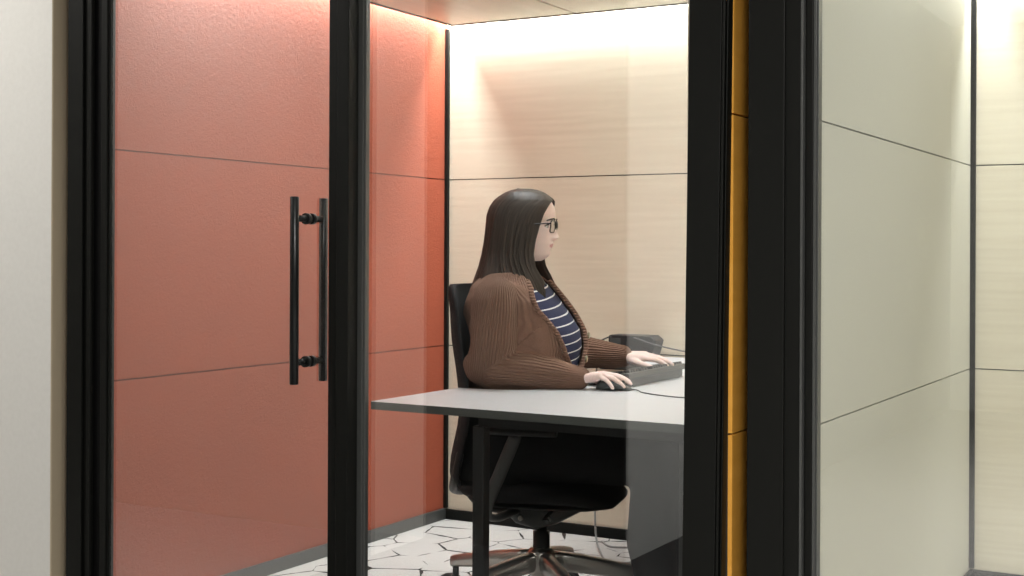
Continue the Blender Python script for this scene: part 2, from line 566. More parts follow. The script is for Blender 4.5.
downlight(-4.1, 1.75, .45, 31, 2.9, 'added light panel in the corridor ceiling, brightening the left wall and its reflection', col=(1, .97, .93))  # unseen lamp added to brighten the white wall and the door's reflection
downlight(.3, .1, .3, 125, 2.9, 'added light panel in the corridor ceiling, brightening the ochre gap between the frames', col=(1, .97, .93))  # unseen lamp added so that light reaches into the ochre gap
downlight(1.9, .2, .3, 90, 2.9, 'added light panel in the corridor ceiling, evening out the mirrored corridor wall', col=(1, .97, .93))  # unseen lamp added to even the brightness of the mirrored wall

w = bpy.data.worlds.new('world'); S.world = w; w.use_nodes = True
w.node_tree.nodes['Background'].inputs[0].default_value = (.9, .95, 1, 1)
w.node_tree.nodes['Background'].inputs[1].default_value = .02

# ------------------------------------------------------------------ desk
DZ, DT = .760, .022
def rounded(poly, n=8):
    """poly: (x, y, r) corners -> outline"""
    out = []
    k = len(poly)
    for i, (x, y, r) in enumerate(poly):
        p = Vector((x, y)); a = Vector(poly[i - 1][:2]); b = Vector(poly[(i + 1) % k][:2])
        if r <= 0:
            out.append(p); continue
        da = (a - p).normalized(); db = (b - p).normalized()
        s = p + da * r; e = p + db * r
        for j in range(n + 1):
            t = j / n
            out.append(s * (1 - t) ** 2 + p * 2 * t * (1 - t) + e * t * t)
    return out
desk = empty('desk', (-1.7, 3.9, 0))
tag(desk, 'white topped corner desk with charcoal edge wrapping round the seated woman', 'desk')
outl = rounded([(-2.190, 3.062, .008), (-1.219, 3.044, .004), (-1.219, 5.0, .004), (-2.41, 5.0, .01), (-2.41, 4.65, .03), (-1.912, 4.61, .12), (-1.912, 3.523, .22), (-2.180, 3.513, .01)])
bm = bmesh.new()
top = [bm.verts.new((p.x, p.y, DZ)) for p in outl]
bot = [bm.verts.new((p.x, p.y, DZ - DT)) for p in outl]
f = bm.faces.new(top); f.material_index = 0
f = bm.faces.new(bot[::-1]); f.material_index = 1
for i in range(len(top)):
    j = (i + 1) % len(top)
    f = bm.faces.new((top[i], bot[i], bot[j], top[j])); f.material_index = 1
obj('desktop', bm, [M_DESKTOP, M_DESKEDGE], desk)
for x, y in ((-1.863, 3.120), (-1.265, 3.120), (-1.265, 4.9), (-2.04, 4.94)):
    bm = bmesh.new()
    box(bm, x - .0175, x + .0175, y - .0175, y + .0175, .008, DZ - DT - .03)
    lg = obj('leg', bm, M_STEEL, desk, bevel=.003)
    bm = bmesh.new(); lathe(bm, [(.012, 0), (.014, .002), (.014, .008)], (x, y, 0), 16)
    obj('foot', bm, M_PLASTIC, lg)
bm = bmesh.new()
box(bm, -1.863, -1.265, 3.105, 3.135, DZ - DT - .03, DZ - DT)
box(bm, -1.28, -1.25, 3.13, 4.9, DZ - DT - .03, DZ - DT)
box(bm, -2.37, -1.28, 4.9, 4.935, DZ - DT - .03, DZ - DT)
obj('support_rail', bm, M_STEEL, desk)

# ------------------------------------------------------------------ body frame
J = Vector((.0135, .008, 0))      # group offset of everything at the desk
O = Vector((-2.134, 3.7275, 0)) + J; BY = R(15)
BF = Vector((math.cos(BY), math.sin(BY), 0)); BL = Vector((-math.sin(BY), math.cos(BY), 0))
def B(u, v, z):
    return O + BF * u + BL * v + Vector((0, 0, z))
def toB(p):
    d = p - O
    return d.dot(BF), d.dot(BL), p.z
HO = Vector((-2.1026, 3.7396, 0)) + J; HY = R(18.0)
HF = Vector((math.cos(HY), math.sin(HY), 0)); HL = Vector((-math.sin(HY), math.cos(HY), 0))
def Hd(a, b, z):
    return HO + HF * a + HL * b + Vector((0, 0, z))

# ------------------------------------------------------------------ chair
CC = Vector((-2.050, 3.781, 0)) + J; CY = R(13)
chair = empty('office_chair', CC, CY)
tag(chair, 'black mesh office chair with polished five star base, woman sitting on it', 'chair')
CM = Matrix.Translation(CC) @ Matrix.Rotation(CY, 4, 'Z')
def cobj(name, bm, m, parent=chair, **kw):
    bm.transform(CM)
    return obj(name, bm, m, parent, **kw)
# seat cushion: loft along u
bm = bmesh.new()
rings = []
for i in range(15):
    t = i / 14
    u = -.235 + .488 * t
    wv = .235 * (1 - .35 * abs(2 * t - 1) ** 6) - .02 * t
    th = .034 * (1 - .6 * abs(2 * t - 1) ** 8)
    zc = .432 - .03 * max(0, (t - .75) / .25) ** 2 + .012 * max(0, (.2 - t) / .2)
    ring = []
    for k in range(28):
        a = 2 * PI * k / 28
        ring.append(Vector((u, wv * sgnpow(math.cos(a), .5), zc + th * sgnpow(math.sin(a), .7) - .012 * math.cos(a * 1) ** 2 * 0)))
    rings.append(ring)
loft(bm, rings)
cobj('seat', bm, M_MESH, smooth=True)
bm = bmesh.new()
rings = []
for i in range(9):
    t = i / 8
    u = -.20 + .44 * t
    wv = .20 * (1 - .4 * abs(2 * t - 1) ** 5)
    rings.append([Vector((u, wv * sgnpow(math.cos(2 * PI * k / 24), .6), .394 + .011 * sgnpow(math.sin(2 * PI * k / 24), .8))) for k in range(24)])
loft(bm, rings)
cobj('seat_pan', bm, M_PLASTIC, smooth=True)
# backrest: curved slab
bm = bmesh.new()
rings = []
prof = [(.420, -.222, .15), (.46, -.268, .20), (.52, -.272, .222), (.66, -.245, .228), (.78, -.252, .226), (.90, -.270, .220), (.99, -.276, .208), (1.04, -.281, .185), (1.066, -.281, .15), (1.074, -.280, .11)]
fine = spline([(a, b, c) for a, b, c in prof], 4)
for q in fine:
    z, u, wv = q.x, q.y, q.z
    ring = []
    n = 28
    for k in range(n):
        a = 2 * PI * k / n
        v = wv * sgnpow(math.cos(a), .6)
        ring.append(Vector((u + .075 * (v / .23) ** 2 + .017 * sgnpow(math.sin(a), .8), v, z)))
    rings.append(ring)
loft(bm, rings)
cobj('backrest', bm, M_MESH, smooth=True)
# spine of the back
bm = bmesh.new()
tube(bm, spline([(-.02, 0, .345), (-.15, 0, .348), (-.225, 0, .375), (-.262, 0, .45), (-.264, 0, .56), (-.258, 0, .66)], 6), [.022] * 22 + [.018] * 8 + [.006], 14, flat=.6)
for s in (-1, 1):
    tube(bm, spline([(-.27, 0, .40), (-.270, s * .08, .42), (-.235, s * .17, .47), (-.205, s * .205, .56)], 6), [.014] * 14 + [.012] * 4 + [.006], 12)
cobj('back_support', bm, M_PLASTIC)
# arm supports below the desk top
for s in (-1, 1):
    bm = bmesh.new()
    tube(bm, spline([(-.06, s * .10, .365), (-.09, s * .22, .362), (-.10, s * .272, .40), (-.055, s * .277, .51), (-.005, s * .277, .628)], 6), [.020] * 24 + [.018], 12, flat=.55)
    ar = cobj('arm_support', bm, M_GREYPL)
    bm = bmesh.new()
    rings = []
    for i in range(9):
        t = i / 8
        uu = -.11 + .23 * t
        rings.append([Vector((uu, s * .275 + .036 * (1 - .5 * abs(2 * t - 1) ** 4) * math.cos(2 * PI * k / 16), .638 + .012 * sgnpow(math.sin(2 * PI * k / 16), .7))) for k in range(16)])
    loft(bm, rings)
    cobj('arm_pad', bm, M_PLASTIC, ar, smooth=True)
# mechanism
bm = bmesh.new()
rings = []
for u, w_, z0, z1 in ((-.10, .05, .335, .384), (-.07, .075, .315, .386), (.0, .085, .300, .386), (.06, .07, .318, .386), (.14, .05, .362, .386)):
    rings.append([Vector((u, w_ * sgnpow(math.cos(2 * PI * k / 20), .5), (z0 + z1) / 2 + (z1 - z0) / 2 * sgnpow(math.sin(2 * PI * k / 20), .5))) for k in range(20)])
loft(bm, rings)
me_ = cobj('tilt_mechanism', bm, M_PLASTIC2, smooth=True)
bm = bmesh.new(); tube(bm, [(.05, -.06, .365), (.06, -.17, .365), (.075, -.23, .368)], .006, 10); tube(bm, [(.073, -.222, .368), (.085, -.262, .370)], .011, 12, flat=.5)
cobj('lever', bm, M_PLASTIC, me_)
for u in (-.045, .045):
    bm = bmesh.new(); tube(bm, [(u, -.078, .34), (u, -.091, .34)], .008, 14)
    cobj('bolt', bm, M_CHROME, me_)
bm = bmesh.new(); lathe(bm, [(.026, .22), (.027, .225), (.027, .285), (.017, .287), (.017, .318)], (0, 0, 0), 24)
cobj('gas_lift', bm, M_PLASTIC)
bm = bmesh.new(); lathe(bm, [(.035, .145), (.047, .16), (.047, .215), (.034, .235)], (0, 0, 0), 28)
cobj('hub', bm, M_CHROME)
fwd_yaw = math.atan2(.868, -.4966)
for kleg, ang in enumerate((145, 217, 289, 1, 73)):
    # angle measured from image-right (lateral) towards the far side
    th = math.atan2(.4966, .868) + R(ang) - CY
    d = Vector((math.cos(th), math.sin(th), 0)); sd = Vector((-d.y, d.x, 0))
    bm = bmesh.new()
    rings = []
    for i in range(9):
        t = i / 8
        r = .042 + (.355 - .042) * t
        zt = .222 - .060 * t ** 1.3; zb = .160 - .035 * t
        ww = .024 - .007 * t
        cz = (zt + zb) / 2; hz = (zt - zb) / 2
        rings.append([d * r + sd * (ww * sgnpow(math.cos(2 * PI * k / 16), .6)) + Vector((0, 0, cz + hz * sgnpow(math.sin(2 * PI * k / 16), .6))) for k in range(16)])
    loft(bm, rings)
    lg = cobj('base_leg', bm, M_CHROME, smooth=True)
    bm = bmesh.new()
    c = d * .343
    tube(bm, [c + Vector((0, 0, .075)), c + Vector((0, 0, .13))], .011, 10)
    th2 = th - 1.3 + .5 * kleg
    ax = Vector((math.cos(th2), math.sin(th2), 0)); off = Vector((-ax.y, ax.x, 0)) * .016
    for s in (-1, 1):
        tube(bm, [c + off + ax * (s * .012) + Vector((0, 0, .042)), c + off + ax * (s * .015) + Vector((0, 0, .042)), c + off + ax * (s * .027) + Vector((0, 0, .042)), c + off + ax * (s * .030) + Vector((0, 0, .042))], [.036, .042, .042, .036], 24)
    tube(bm, [c + off + ax * -.02 + Vector((0, 0, .042)), c + off + ax * .02 + Vector((0, 0, .042))], .018, 16)
    # hood over the wheels
    hood = []
    for i in range(9):
        a = R(-5 + 150 * i / 8)
        hood.append(c + off + off.normalized() * (-.048 * math.cos(a)) + Vector((0, 0, .042 + .048 * math.sin(a))))
    tube(bm, hood, [.014] * 9, 10)
    cobj('caster', bm, M_PLASTIC, lg)

# ------------------------------------------------------------------ person
# torso sections: z, centre u, half depth, half width
TORSO = [(.455, -.02, .135, .165), (.52, -.015, .15, .178), (.60, .0, .155, .170), (.70, .025, .150, .155), (.76, .040, .146, .152), (.82, .054, .152, .155),
         (.88, .062, .152, .160), (.93, .050, .157, .164), (.98, .028, .150, .172), (1.03, .012, .125, .182), (1.065, .004, .104, .164), (1.095, .002, .080, .106),
         (1.115, .008, .064, .085), (1.14, .018, .055, .058)]
def torso_ring(z, grow, n=56, ex=.86):
    uc, hu, hv = interp(TORSO, z)
    return [B(uc + (hu + grow) * sgnpow(math.cos(2 * PI * k / n), ex), (hv + grow) * sgnpow(math.sin(2 * PI * k / n), ex), z) for k in range(n)]
def torso(bm, grow, z0, z1, step=.02):
    n = int(round((z1 - z0) / step))
    loft(bm, [torso_ring(z0 + (z1 - z0) * i / n, grow) for i in range(n + 1)])

SHR = B(-.005, -.168, 1.026); SHL = B(.005, .168, 1.035)
ELR = Vector((-2.118, 3.560, .818)) + J; ELL = B(.10, .262, .838)
WRR = Vector((-1.852, 3.666, .793)) + J; WRL = Vector((-1.900, 4.080, .832)) + J

def skin_mat():
    m = mat('skin', (.78, .58, .52), .5, spec=.35)
    at = N(m, 'ShaderNodeAttribute', attribute_name='lip')
    v = coords(m)
    base = ramp(m, noise_out(m, v, 30, 3), [(.3, (.80, .61, .56)), (.7, (.84, .66, .61))])
    mx = N(m, 'ShaderNodeMix', data_type='RGBA')
    L(m, at.outputs['Fac'], mx.inputs['Factor']); L(m, base, mx.inputs['A'])
    mx.inputs['B'].default_value = (.58, .27, .26, 1)
    L(m, mx.outputs['Result'], bsdf(m).inputs['Base Color'])
    bsdf(m).inputs['Subsurface Weight'].default_value = .12
    bsdf(m).inputs['Subsurface Radius'].default_value = (.012, .005, .003)
    return m
M_SKIN = skin_mat()

HEADT = [(1.150, .062, -.010, .020), (1.158, .077, -.030, .036), (1.168, .087, -.045, .046), (1.185, .0925, -.060, .055), (1.205, .0985, -.072, .062), (1.225, .1000, -.082, .067),
         (1.245, .1005, -.090, .071), (1.262, .1005, -.095, .074), (1.280, .106, -.097, .076), (1.300, .1075, -.096, .077), (1.320, .104, -.090, .074), (1.340, .093, -.078, .066),
         (1.355, .074, -.060, .052), (1.366, .046, -.036, .033), (1.371, .02, -.015, .012)]
def gauss(x, s):
    return math.exp(-(x / s) ** 2)
def head_shape(bm):
    rings = []
    nz = 74; n = 96
    for i in range(nz + 1):
        z = 1.150 + (1.371 - 1.150) * i / nz
        fa, ba, w_ = interp(HEADT, z)
        ac = (fa + ba) / 2
        ring = []
        for k in range(n):
            th = 2 * PI * k / n
            a = ac + (fa - ba) / 2 * sgnpow(math.cos(th), .92)
            b = w_ * sgnpow(math.sin(th), .92)
            if a > .02:
                fr_ = min(1, (a - .02) / .04)
                da = 0
                # eye sockets
                da -= .0085 * (gauss(b - .031, .014) + gauss(b + .031, .014)) * gauss(z - 1.262, .010)
                da += .0035 * (gauss(b - .030, .020) + gauss(b + .030, .020)) * gauss(z - 1.280, .006)
                # nose: bridge to tip, then quickly back to the lip
                if z < 1.2245:
                    pr = .0205 * gauss(z - 1.2245, .0085)
                else:
                    pr = .0205 * max(0, 1 - (z - 1.2245) / .048) ** 1.0
                da += pr * gauss(b, .0085 + .006 * gauss(z - 1.2235, .010))
                da += .006 * (gauss(b - .0125, .006) + gauss(b + .0125, .006)) * gauss(z - 1.2215, .006)
                # lips, the fold under them, chin
                da += .0042 * gauss(b, .019) * gauss(z - 1.2030, .0040)
                da += .0040 * gauss(b, .017) * gauss(z - 1.1945, .0040)
                da -= .0025 * gauss(b, .02) * gauss(z - 1.1987, .0016)
                da -= .0030 * gauss(b, .02) * gauss(z - 1.1855, .004)
                da += .0030 * gauss(b, .018) * gauss(z - 1.172, .008)
                # cheekbones
                da += .003 * (gauss(b - .045, .016) + gauss(b + .045, .016)) * gauss(z - 1.238, .014)
                a += da * fr_
            ring.append(Hd(a, b, z))
        rings.append(ring)
    loft(bm, rings)

def hand(bm, wrist, d, up, side, curls, spread=.10, length=.172, rest=None, thumb_dir=None):
    """d forward along the hand, up = back of the hand, side = towards the thumb"""
    d = d.normalized(); side = (side - d * side.dot(d)).normalized(); up = side.cross(d)
    if up.z < 0:
        up = -up
    k = length / .172
    P = lambda x, y, z: wrist + d * (x * k) + side * (y * k) + up * (z * k)
    # palm
    for y, r in ((-.028, .0120), (-.010, .0135), (.010, .0140), (.027, .0135)):
        capsule(bm, P(.004, y * .55, 0), P(.078 - .010 * abs(y) / .028, y, .002), .0150 * k, r * k, 14)
    capsule(bm, P(.015, .014, -.004), P(.045, .030, -.008), .015 * k, .014 * k, 14)      # thumb ball
    capsule(bm, P(.02, -.018, -.004), P(.06, -.026, -.004), .013 * k, .012 * k, 14)
    fing = [(.029, .080, .038, .024, .020, .0088), (.0095, .084, .043, .027, .021, .0090), (-.0105, .080, .039, .026, .020, .0086), (-.029, .071, .030, .019, .018, .0076)]
    for i, (y, x0, l1, l2, l3, r) in enumerate(fing):
        c1, c2, c3, yaw = curls[i]
        p = P(x0 - .006, y, .002)
        fd = (d * math.cos(yaw) + side * math.sin(yaw))
        ang = 0
        rr = r * k
        for l, c, f0, f1 in ((l1, c1, 1.08, 1.0), (l2, c2, 1.0, .92), (l3, c3, .92, .78)):
            ang += c
            q = p + (fd * math.cos(ang) - up * math.sin(ang)) * (l * k)
            capsule(bm, p, q, rr * f0, rr * f1, 14)
            p = q
    # thumb
    p0 = P(.028, .026, -.006)
    td = thumb_dir or (.72, .62, -.28)
    p1 = p0 + (d * td[0] + side * td[1] + up * td[2]) * (.038 * k)
    p2 = p1 + (d * (td[0] + .18) + side * (td[1] - .22) + up * (td[2] - .08)) * (.028 * k)
    p3 = p2 + (d * (td[0] + .22) + side * (td[1] - .40) + up * (td[2] - .12)) * (.020 * k)
    capsule(bm, p0, p1, .0125 * k, .0105 * k, 14); capsule(bm, p1, p2, .0102 * k, .0094 * k, 14); capsule(bm, p2, p3, .0094 * k, .0078 * k, 14)

bm = bmesh.new()
head_shape(bm)
# neck and core
capsule(bm, B(.02, .003, 1.06), Hd(-.012, 0, 1.19), .056, .050, 32)
torso(bm, -.012, .47, 1.135)
for sh, el, wr in ((SHR, ELR, WRR), (SHL, ELL, WRL)):
    capsule(bm, sh, el, .047, .040, 20)
    capsule(bm, el, wr, .038, .0235, 20)
KNR = B(.485, -.115, .545); KNL = B(.490, .085, .545)
ANR = B(.500, -.115, .10); ANL = B(.51, .09, .10)
for hp, kn, an in ((B(.02, -.085, .54), KNR, ANR), (B(.02, .085, .54), KNL, ANL)):
    capsule(bm, hp, kn, .072, .052, 20)
    capsule(bm, kn, an, .050, .034, 20)
    capsule(bm, an, an + BF * .14 + Vector((0, 0, -.055)), .032, .024, 16)
# right hand over the mouse, left hand over the keys
MD = Vector((.955, .17, -.03))
RH_UP = Vector((0, 0, 1))
hand(bm, WRR, Vector((.96, .14, .15)), RH_UP, Vector((-.14, .96, .0)),
     [(.24, .24, .16, .02), (.26, .27, .18, -.02), (.36, .32, .22, -.08), (.46, .36, .26, -.20)], length=.162, thumb_dir=(.80, .42, -.50))
hand(bm, WRL, Vector((.95, .28, -.02)), Vector((0, 0, 1)), Vector((.26, -.95, -.16)),
     [(.08, .28, .22, .04), (.06, .26, .20, .0), (.10, .28, .22, -.06), (.14, .30, .22, -.16)], length=.168, thumb_dir=(.80, .66, -.10))
bmS = remeshed(bm, .0026, 2, .4)
lipl = bmS.verts.layers.float.new('lip')
for v in bmS.verts:
    d = v.co - HO
    a, b, z = d.dot(HF), d.dot(HL), v.co.z
    if a > .085 and abs(b) < .027 and abs(z - 1.1987) < .012:
        e = (b / .022) ** 2 + ((z - 1.1987) / .0072) ** 2
        v[lipl] = max(0.0, min(1.0, (1.15 - e) * 3))
person = obj('person', bmS, M_SKIN, smooth=True)
tag(person, 'woman with long dark hair and glasses in a brown cardigan typing at the desk', 'person')

# --- eyes and brows
M_EYE = mat('eye_white', (.75, .73, .70), .2); M_IRIS = mat('iris', (.05, .035, .025), .2)
for s in (-1, 1):
    c = Hd(.0805, s * .031, 1.2600)
    bm = bmesh.new(); ball(bm, c, .0105, 20, 14)
    bmesh.ops.recalc_face_normals(bm, faces=bm.faces)
    for f in bm.faces:
        n = (f.calc_center_median() - c).normalized()
        f.material_index = 1 if n.dot(HF) > .80 else 0
    obj('eye', bm, [M_EYE, M_IRIS], person)
    bm = bmesh.new()
    tube(bm, spline([Hd(.0895, s * .021, 1.2625), Hd(.0920, s * .030, 1.2665), Hd(.0870, s * .0405, 1.2635), Hd(.081, s * .046, 1.2595)], 5), [.0010] + [.0019] * 14 + [.0008], 8)
    obj('eyelashes', bm, M_IRIS, person)
M_HAIR = mat('dark_brown_hair', (.030, .020, .015), .52, spec=.35)
def hair_mat(m):
    at = N(m, 'ShaderNodeTexCoord'); mp = N(m, 'ShaderNodeMapping'); mp.inputs['Scale'].default_value = (90, 2.2, 1)
    L(m, at.outputs['UV'], mp.inputs['Vector'])
    f = noise_out(m, mp.outputs['Vector'], 1.0, 4, .65)
    L(m, ramp(m, f, [(.28, (.016, .011, .008)), (.5, (.034, .024, .018)), (.78, (.075, .054, .040))]), bsdf(m).inputs['Base Color'])
    add_bump(m, f, .45, .003)
hair_mat(M_HAIR)
for s in (-1, 1):
    bm = bmesh.new()
    tube(bm, spline([Hd(.1075, s * .014, 1.2795), Hd(.1085, s * .026, 1.2835), Hd(.1010, s * .042, 1.2815), Hd(.088, s * .052, 1.2765)], 5), [.0016] + [.0022] * 14 + [.0010], 8)
    obj('eyebrow', bm, M_HAIR, person)

# --- hair: a long curtain from a centre parting, open over the face
HT = [  # z, back a, front radius limit a, edge a, half width
    (1.3795, -.010, .028, .028, .022), (1.376, -.032, .050, .050, .042), (1.368, -.054, .072, .072, .060), (1.355, -.076, .091, .091, .074), (1.342, -.092, .105, .103, .083), (1.322, -.105, .116, .094, .090),
    (1.297, -.114, .119, .082, .094), (1.256, -.118, .116, .069, .096), (1.213, -.123, .112, .058, .097), (1.170, -.131, .106, .052, .098), (1.130, -.141, .106, .060, .108),
    (1.090, -.155, .113, .084, .126), (1.045, -.172, .130, .106, .134), (1.000, -.180, .138, .116, .134)]
def hair_noise(phi, s, seed=0.0):
    return mnoise.noise(Vector((phi * 7.0, s * 1.2, seed))) * .6 + mnoise.noise(Vector((phi * 19.0, s * 1.6, seed + 5))) * .4
def hair_curtain(bm, layer, nphi=150, ns=64):
    uvl = bm.loops.layers.uv.verify()
    grid = []
    for j in range(nphi + 1):
        q = -1 + 2 * j / nphi           # -1 .. 1 round the head, 0 = back
        col = []
        tipz = 1.045 + .020 * hair_noise(q * 3, 0, 3 + layer) + .014 * math.sin(q * 37 + layer) - .030 * (1 - abs(q)) + .018 * max(0, abs(q) - .8) / .2
        for i in range(ns + 1):
            s = i / ns
            z = 1.3795 + (tipz - 1.3795) * (s ** 1.35)
            ba, fa, ea, w_ = interp(HT, z)
            ac = -.012
            c0 = max(-1, min(1, (ea - ac) / (fa - ac)))
            phi0 = math.acos(c0) if c0 < .999 else 0.0
            ph = PI - (PI - phi0) * abs(q)      # PI = back, phi0 = front edge
            cx = math.cos(ph); sx = math.sin(ph)
            ra = (fa - ac) if cx > 0 else (ac - ba)
            k = hair_noise(q * 4, s, layer * 11.3)
            am = (.0006 + .0050 * s) * k - layer * .005
            ra2 = ra + am; wb = w_ + am
            a = ac + ra2 * sgnpow(cx, .95)
            b = math.copysign(1, q) * wb * sgnpow(sx, .95)
            # strands gather inward over the chest and spread a little
            drift = .010 * s * s * mnoise.noise(Vector((q * 6, 2.0 + layer, 0)))
            col.append(Hd(a + drift, b, z))
        grid.append([bm.verts.new(p) for p in col])
    for j in range(nphi):
        for i in range(ns):
            f = bm.faces.new((grid[j][i], grid[j + 1][i], grid[j + 1][i + 1], grid[j][i + 1]))
            f.smooth = True
            for lp, (jj, ii) in zip(f.loops, ((j, i), (j + 1, i), (j + 1, i + 1), (j, i + 1))):
                lp[uvl].uv = (jj / nphi + layer * .37, ii / ns)
bm = bmesh.new()
hair_curtain(bm, 0)
hair_curtain(bm, 1)
# loose locks that hang in front of the shoulder and past the cheek
uvl = bm.loops.layers.uv.verify()
for n_ in range(46):
    side_ = -1 if n_ % 2 == 0 else 1
    q0 = random.uniform(.55, 1.0)
    pts = []
    ln = random.uniform(1.022, 1.062)
    wob = random.uniform(-1, 1)
    for i in range(13):
        s = .05 + .95 * i / 12
        z = 1.3795 + (ln - 1.3795) * (s ** 1.35)
        ba, fa, ea, w_ = interp(HT, z)
        ac = -.012
        phi0 = math.acos(max(-1, min(1, (ea - ac) / (fa - ac))))
        ph = PI - (PI - phi0) * q0
        ra = (fa - ac) if math.cos(ph) > 0 else (ac - ba)
        k = .0030 * math.sin(s * 5 + n_) * s - .003 * (1 - s)
        pts.append(Hd(ac + (ra + k) * math.cos(ph) + .006 * wob * s * s, side_ * (w_ + k) * math.sin(ph), z))
    r0 = random.uniform(.0025, .0048)
    before = set(bm.faces)
    tube(bm, pts, [r0 * (.15 + 1.1 * min(1, i / 6)) * (1 - .8 * max(0, (i - 8) / 4)) for i in range(13)], 7)
    for f in bm.faces:
        if f not in before:
            for lp in f.loops:
                lp[uvl].uv = (n_ * .137 + (lp.vert.co - HO).dot(HL) * 3, (1.3795 - lp.vert.co.z) * 2.6)
hr = obj('hair', bm, M_HAIR, person)
md = hr.modifiers.new('thick', 'SOLIDIFY'); md.thickness = .003; md.offset = -1

# --- glasses
M_SPEC = mat('black_acetate', (.008, .008, .009), .25)
gl = bmesh.new()
for s in (-1, 1):
    loop = []
    for k in range(33):
        a = 2 * PI * k / 32
        bb = .0265 * sgnpow(math.cos(a), .5); zz = .0185 * sgnpow(math.sin(a), .5)
        loop.append(Hd(.1105 - .10 * (.010 + abs(.034 + bb * 1)) - .004 * (zz < 0) * abs(zz) / .0175, s * (.034 + bb), 1.2585 + zz))
    tube(gl, loop, .0021, 8, cap=False)
    tube(gl, spline([Hd(.1030, s * .0600, 1.268), Hd(.099, s * .0665, 1.268), Hd(.060, s * .080, 1.266), Hd(.0, s * .082, 1.262)], 5), .0020, 8)
tube(gl, spline([Hd(.1080, -.009, 1.262), Hd(.1150, 0, 1.2645), Hd(.1080, .009, 1.262)], 5), .0018, 8)
gobj = obj('glasses', gl, M_SPEC, person)
for s in (-1, 1):
    lens = bmesh.new()
    vs = []
    for k in range(32):
        a = 2 * PI * k / 32
        bb = .0255 * sgnpow(math.cos(a), .5); zz = .0175 * sgnpow(math.sin(a), .5)
        vs.append(Hd(.1105 - .10 * (.010 + abs(.034 + bb)), s * (.034 + bb), 1.2585 + zz))
    v1 = [lens.verts.new(p) for p in vs]; v2 = [lens.verts.new(p - HF * .0015) for p in vs]
    lens.faces.new(v1); lens.faces.new(v2[::-1])
    for k in range(32):
        lens.faces.new((v1[k], v2[k], v2[(k + 1) % 32], v1[(k + 1) % 32]))
    obj('lens', lens, M_LENS, gobj)

# --- shirt: navy with thin white stripes
def shirt_mat():
    m = mat('navy_striped_jersey', (.028, .035, .11), .85, spec=.2)
    tc = N(m, 'ShaderNodeTexCoord'); sp = N(m, 'ShaderNodeSeparateXYZ'); L(m, tc.outputs['Object'], sp.inputs[0])
    at = N(m, 'ShaderNodeAttribute', attribute_name='droop')
    ad = N(m, 'ShaderNodeMath', operation='ADD'); L(m, sp.outputs['Z'], ad.inputs[0]); L(m, at.outputs['Fac'], ad.inputs[1])
    mo = N(m, 'ShaderNodeMath', operation='PINGPONG'); mo.inputs[1].default_value = .0140; L(m, ad.outputs[0], mo.inputs[0])
    lt = N(m, 'ShaderNodeMath', operation='LESS_THAN'); lt.inputs[1].default_value = .0019; L(m, mo.outputs[0], lt.inputs[0])
    mx = N(m, 'ShaderNodeMix', data_type='RGBA'); L(m, lt.outputs[0], mx.inputs['Factor'])
    mx.inputs['A'].default_value = (.032, .038, .085, 1); mx.inputs['B'].default_value = (.72, .72, .74, 1)
    L(m, mx.outputs['Result'], bsdf(m).inputs['Base Color'])
    return m
M_SHIRT = shirt_mat()
bm = bmesh.new()
n = 44
rings = [torso_ring(.725 + (1.088 - .725) * i / n, .009, 72) for i in range(n + 1)]
loft(bm, rings, cap=False)
dl = bm.verts.layers.float.new('droop')
for v in bm.verts:
    u, vv, z = toB(v.co)
    v[dl] = -.10 * vv - .03 * u           # stripes dip away from the camera side
    k = mnoise.noise(v.co * 14) * .004
    v.co += BF * k
so = obj('shirt', bm, M_SHIRT, person, smooth=True)
md = so.modifiers.new('thick', 'SOLIDIFY'); md.thickness = .003; md.offset = -1

# --- cardigan
def knit_mat():
    m = mat('brown_rib_knit', (.17, .09, .06), .95, spec=.12)
    at = N(m, 'ShaderNodeAttribute', attribute_name='rib')
    mu = N(m, 'ShaderNodeMath', operation='MULTIPLY'); mu.inputs[1].default_value = 2 * PI / .0088; L(m, at.outputs['Fac'], mu.inputs[0])
    v = coords(m)
    nz = noise_out(m, v, 60, 3)
    wob = N(m, 'ShaderNodeMath', operation='MULTIPLY_ADD'); wob.inputs[1].default_value = 1.2; L(m, nz, wob.inputs[0]); L(m, mu.outputs[0], wob.inputs[2])
    si = N(m, 'ShaderNodeMath', operation='SINE'); L(m, wob.outputs[0], si.inputs[0])
    aw = N(m, 'ShaderNodeAttribute', attribute_name='ribw')
    sw = N(m, 'ShaderNodeMath', operation='MULTIPLY'); L(m, si.outputs[0], sw.inputs[0]); L(m, aw.outputs['Fac'], sw.inputs[1])
    si = sw
    fine = noise_out(m, v, 420, 3)
    hh = N(m, 'ShaderNodeMath', operation='MULTIPLY_ADD'); hh.inputs[1].default_value = .8; L(m, fine, hh.inputs[0]); L(m, si.outputs[0], hh.inputs[2])
    add_bump(m, hh.outputs[0], 1.0, .0024)
    L(m, ramp(m, fine, [(.25, (.155, .085, .060)), (.75, (.25, .148, .110))]), bsdf(m).inputs['Base Color'])
    bsdf(m).inputs['Sheen Weight'].default_value = .25
    bsdf(m).inputs['Sheen Tint'].default_value = (.7, .5, .4, 1)
    return m
M_KNIT = knit_mat()
bm = bmesh.new()
torso(bm, .017, .66, 1.105)
